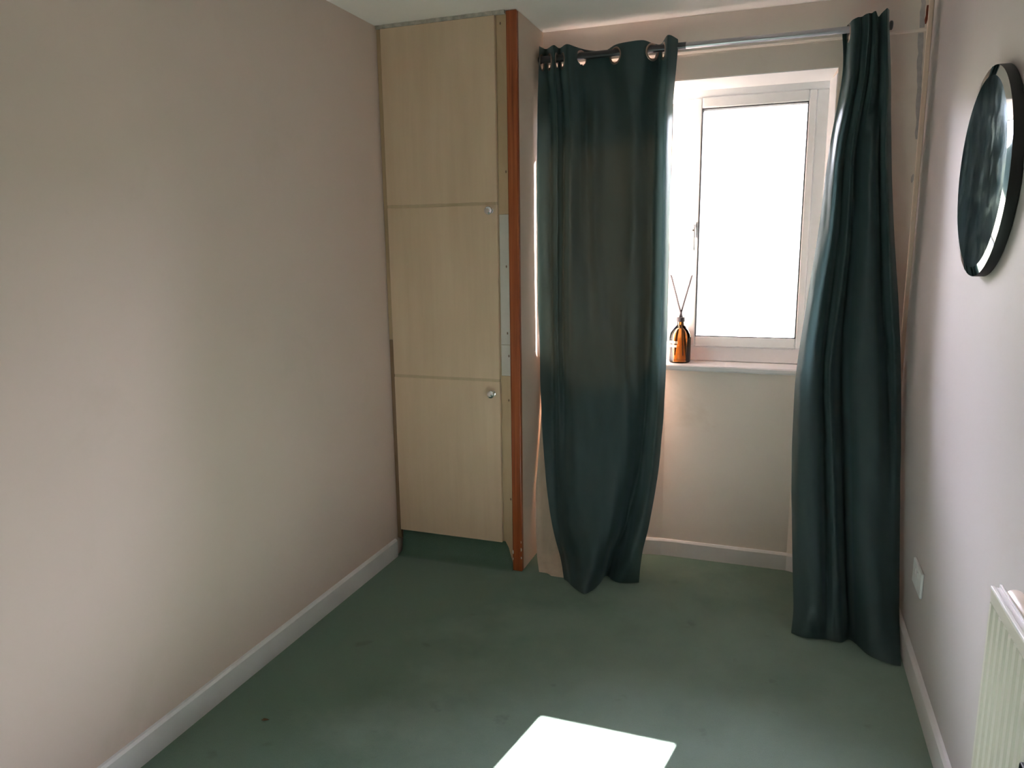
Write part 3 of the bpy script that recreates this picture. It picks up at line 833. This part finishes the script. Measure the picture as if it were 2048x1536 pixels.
# ---------------------------------------------------------------- bottle of reeds on the sill
bx, by, bz = -0.409, 3.392, Z_SILL + 0.0016
bot = thing('reed_diffuser_bottle', 'amber glass bottle with dark reeds on the window sill', 'bottle', (bx, by, bz))
bm = bmesh.new()
outer = [(0, 0.0), (0.044, 0.0), (0.048, 0.004), (0.0485, 0.012), (0.0485, 0.112), (0.046, 0.128), (0.038, 0.146), (0.026, 0.160), (0.0165, 0.168), (0.0145, 0.174), (0.0145, 0.188)]
inner = [(r - 0.0025, h) for r, h in outer[::-1][:-3]] + [(0.044, 0.006), (0, 0.006)]
bm_lathe(bm, outer + inner, (bx, by, bz), 'Z', 40)
glass = obj('glass_body', bm, 'amber', bot, autosmooth=50)
bm = bmesh.new()
bm_lathe(bm, [(0, 0.0075), (0.0425, 0.0075), (0.0455, 0.013), (0.0455, 0.104), (0, 0.104)], (bx, by, bz), 'Z', 40)
obj('liquid', bm, 'amber_liquid', bot, autosmooth=50)
bm = bmesh.new()
bm_lathe(bm, [(0.0125, 0.184), (0.0185, 0.184), (0.0185, 0.203), (0.0125, 0.203), (0.0125, 0.184)], (bx, by, bz), 'Z', 32)
obj('collar', bm, 'reed', bot, autosmooth=40)
# two rows of tiny white print wrapped round the glass
bm = bmesh.new()
random.seed(12)
for zr, hh, a0, a1 in ((0.089, 0.011, -2.55, -1.65), (0.072, 0.011, -2.50, -1.70)):
    a = a0
    while a < a1:
        w = random.choice((0.028, 0.028, 0.055))
        R = 0.0492
        q = [(a, zr), (a + w, zr), (a + w, zr + hh), (a, zr + hh)]
        vo = [bm.verts.new((bx + R * math.cos(t), by + R * math.sin(t), bz + z)) for t, z in q]
        vi = [bm.verts.new((bx + (R - 0.0006) * math.cos(t), by + (R - 0.0006) * math.sin(t), bz + z)) for t, z in q]
        bm.faces.new(vo); bm.faces.new(vi[::-1])
        for k in range(4):
            bm.faces.new((vo[k], vi[k], vi[(k + 1) % 4], vo[(k + 1) % 4]))
        a += w + random.choice((0.03, 0.045, 0.07))
obj('print', bm, 'print', glass)
reeds = [((-0.404, 3.392, 0.20), (-0.461, 3.405, 0.392), (-0.394, 3.388, 0.03)), ((-0.413, 3.394, 0.20), (-0.362, 3.380, 0.392), (-0.432, 3.398, 0.03)),
         ((-0.402, 3.390, 0.20), (-0.452, 3.372, 0.392), (-0.378, 3.384, 0.014)), ((-0.415, 3.388, 0.20), (-0.368, 3.408, 0.388), (-0.437, 3.380, 0.03)),
         ((-0.401, 3.394, 0.20), (-0.456, 3.392, 0.385), (-0.372, 3.390, 0.012))]
for neck, tip, foot in reeds:
    bm = bmesh.new()
    n_ = Vector((neck[0], neck[1], bz + neck[2])); t_ = Vector((tip[0], tip[1], bz + tip[2])); f_ = Vector((foot[0], foot[1], bz + foot[2]))
    d = (n_ - f_)
    bm_tube(bm, [f_, n_ - d * 0.05, n_ + (t_ - n_) * 0.1, t_], [0.0030, 0.0030, 0.0029, 0.0022], 8)
    obj('reed', bm, 'reed', bot, autosmooth=50)
adopt(bot)

# ---------------------------------------------------------------- round mirror
MY, MZ, MR = 2.195, 1.608, 0.252
MXF = 0.458
mir = thing('round_mirror', 'round mirror with a bright cut rim hung on the right wall', 'mirror', (XR, MY, MZ))
bm = bmesh.new()
bm_lathe(bm, [(0, 0), (MR - 0.022, 0), (MR - 0.022, 0.0)], (MXF, MY, MZ), 'X', 96)
bm.faces.ensure_lookup_table()
glass_face = obj('mirror_glass', bm, 'mirror_dusty', mir)
bm = bmesh.new()
bm_lathe(bm, [(MR - 0.022, 0.0), (MR, 0.0045)], (MXF, MY, MZ), 'X', 96)
obj('bevel', bm, 'mirror', mir, autosmooth=40)['label'] = 'bright bevelled rim'
bm = bmesh.new()
bm_lathe(bm, [(0, 0.0035), (MR - 0.022, 0.0035), (MR, 0.0048), (MR + 0.001, 0.0060), (MR + 0.001, 0.028), (MR - 0.004, 0.0295), (0, 0.0295)], (MXF, MY, MZ), 'X', 96)
obj('backing', bm, 'mirror_back', mir, autosmooth=40)
adopt(mir)

# ---------------------------------------------------------------- double socket
sk = thing('wall_socket', 'white double wall socket low on the right wall by the curtain', 'socket', (XR, 2.612, 0.303))
bm = bmesh.new()
bm_box(bm, XR - 0.009, XR - 0.0004, 2.612 - 0.074, 2.612 + 0.074, 0.304, 0.390, 0.003, 2)
plate = obj('plate', bm, 'plastic', sk)
for y in (2.592, 2.632):
    box('rocker_switch', XR - 0.0125, XR - 0.0085, y - 0.006, y + 0.006, 0.352, 0.374, 'plastic', sk, 0.0015)
adopt(sk)

# ---------------------------------------------------------------- radiator
RX0, RX1 = 0.425, 0.447
RYF, RYN = 1.600, 0.60
RZ0, RZ1 = 0.150, 0.776
rad = thing('radiator', 'cream fluted panel radiator with white top rail on the right wall', 'radiator', (0.436, 1.1, RZ0))
bm = bmesh.new()
ys = []
y = RYF
pitch = 0.0333
prof = [(RX1, RYF), (RX0 + 0.003, RYF), (RX0, RYF - 0.003), (RX0, RYF - 0.014)]
y = RYF - 0.014
while y > RYN + 0.05:
    prof += [(RX0 + 0.006, y - 0.006), (RX0 + 0.006, y - 0.012), (RX0, y - 0.018), (RX0, y - pitch)]
    y -= pitch
prof += [(RX0, RYN), (RX1, RYN)]
bm_extrude(bm, prof, lambda u, v, t: (u, v, t), RZ0 + 0.035, RZ1 - 0.034)
obj('fluted_panel', bm, 'radiator', rad)
bm = bmesh.new()
bm_box(bm, RX0, RX1, RYN, RYF, RZ1 - 0.034, RZ1 - 0.006, 0.003)
obj('top_band', bm, 'radiator', rad)
bm = bmesh.new()
bm_box(bm, RX0 - 0.001, RX0 + 0.007, RYN, RYF + 0.001, RZ1 - 0.006, RZ1, 0.0015)
bm_box(bm, RX1 - 0.004, RX1 + 0.001, RYN, RYF + 0.016, RZ1 - 0.012, RZ1 - 0.002, 0.0015)
bm_box(bm, RX0 + 0.007, RX1 - 0.004, RYN, RYF + 0.004, RZ1 - 0.012, RZ1 - 0.005)
obj('top_rail', bm, 'radiator_white', rad)
bm = bmesh.new()
bm_box(bm, RX0, RX1, RYN, RYF, RZ0, RZ0 + 0.035, 0.003)
obj('bottom_band', bm, 'radiator', rad)
for yb in (1.46, 0.80):
    bm = bmesh.new()
    bm_box(bm, RX1, XR - 0.0005, yb - 0.015, yb + 0.015, 0.20, 0.72, 0.002)
    obj('wall_bracket', bm, 'radiator_white', rad)
adopt(rad)
# cream roll lying behind the rail on top of the radiator bracket
roll = thing('cream_roll', 'cream rounded roll lying between radiator top and wall', 'roll', (0.468, 1.55, 0.74))
bm = bmesh.new()
pr = [(0, 0), (0.010, 0.001), (0.016, 0.004), (0.019, 0.010), (0.0195, 0.018), (0.0195, 0.16), (0.015, 0.166), (0, 0.167)]
bm_lathe(bm, [(r, -h) for r, h in pr], (0.4682, 1.615, 0.752), 'Y', 28)
obj('barrel', bm, 'cream_plastic', roll, autosmooth=40)
adopt(roll)
# small bevelled glass panel leaning against the radiator, only its corner in view
pan = thing('glass_panel', 'dark mirror panel corner standing in front of the radiator', 'mirror', (0.40, 1.1, 0.15))
bm = bmesh.new()
bm_box(bm, 0.396, 0.404, 0.90, 1.246, 0.34, 0.637, 0.002)
obj('backing', bm, 'mirror_back', pan)
bm = bmesh.new()
gx, y0, y1, z0, z1, w = 0.3915, 0.902, 1.244, 0.342, 0.635, 0.012
A = [bm.verts.new((gx + 0.004, y, z)) for y, z in ((y0, z0), (y1, z0), (y1, z1), (y0, z1))]
B = [bm.verts.new((gx, y, z)) for y, z in ((y0 + w, z0 + w), (y1 - w, z0 + w), (y1 - w, z1 - w), (y0 + w, z1 - w))]
bm.faces.new(B)
for k in range(4):
    bm.faces.new((A[k], A[(k + 1) % 4], B[(k + 1) % 4], B[k]))
obj('bevelled_glass', bm, 'mirror', pan)
adopt(pan)

# ---------------------------------------------------------------- litter on the carpet
def crumb(name, label, cat, pts, mat, loc, h):
    bm = bmesh.new()
    lo_ = [bm.verts.new((loc[0] + x, loc[1] + y, 0.0006)) for x, y in pts]
    hi_ = [bm.verts.new((loc[0] + x * 0.6, loc[1] + y * 0.6, h * (0.7 + 0.3 * ((i * 7) % 3)))) for i, (x, y) in enumerate(pts)]
    bm.faces.new(lo_[::-1]); bm.faces.new(hi_)
    for i in range(len(pts)):
        j = (i + 1) % len(pts)
        bm.faces.new((lo_[i], lo_[j], hi_[j], hi_[i]))
    o = obj(name, bm, mat)
    o['label'], o['category'] = label, cat
    return o
crumb('dried_leaf', 'tiny dark brown leaf scrap on the carpet near the left wall', 'leaf',
      [(-0.012, -0.004), (-0.002, -0.006), (0.010, 0.002), (0.013, 0.006), (0.003, 0.006), (-0.008, 0.002)], 'crumb', (-1.443, 1.693), 0.004)
crumb('lint_thread', 'tiny white thread of lint at the edge of the sun patch', 'lint',
      [(-0.002, -0.008), (0.001, -0.008), (0.002, 0.0), (0.001, 0.009), (-0.001, 0.009), (-0.002, 0.0)], 'lint', (-0.342, 1.962), 0.002)
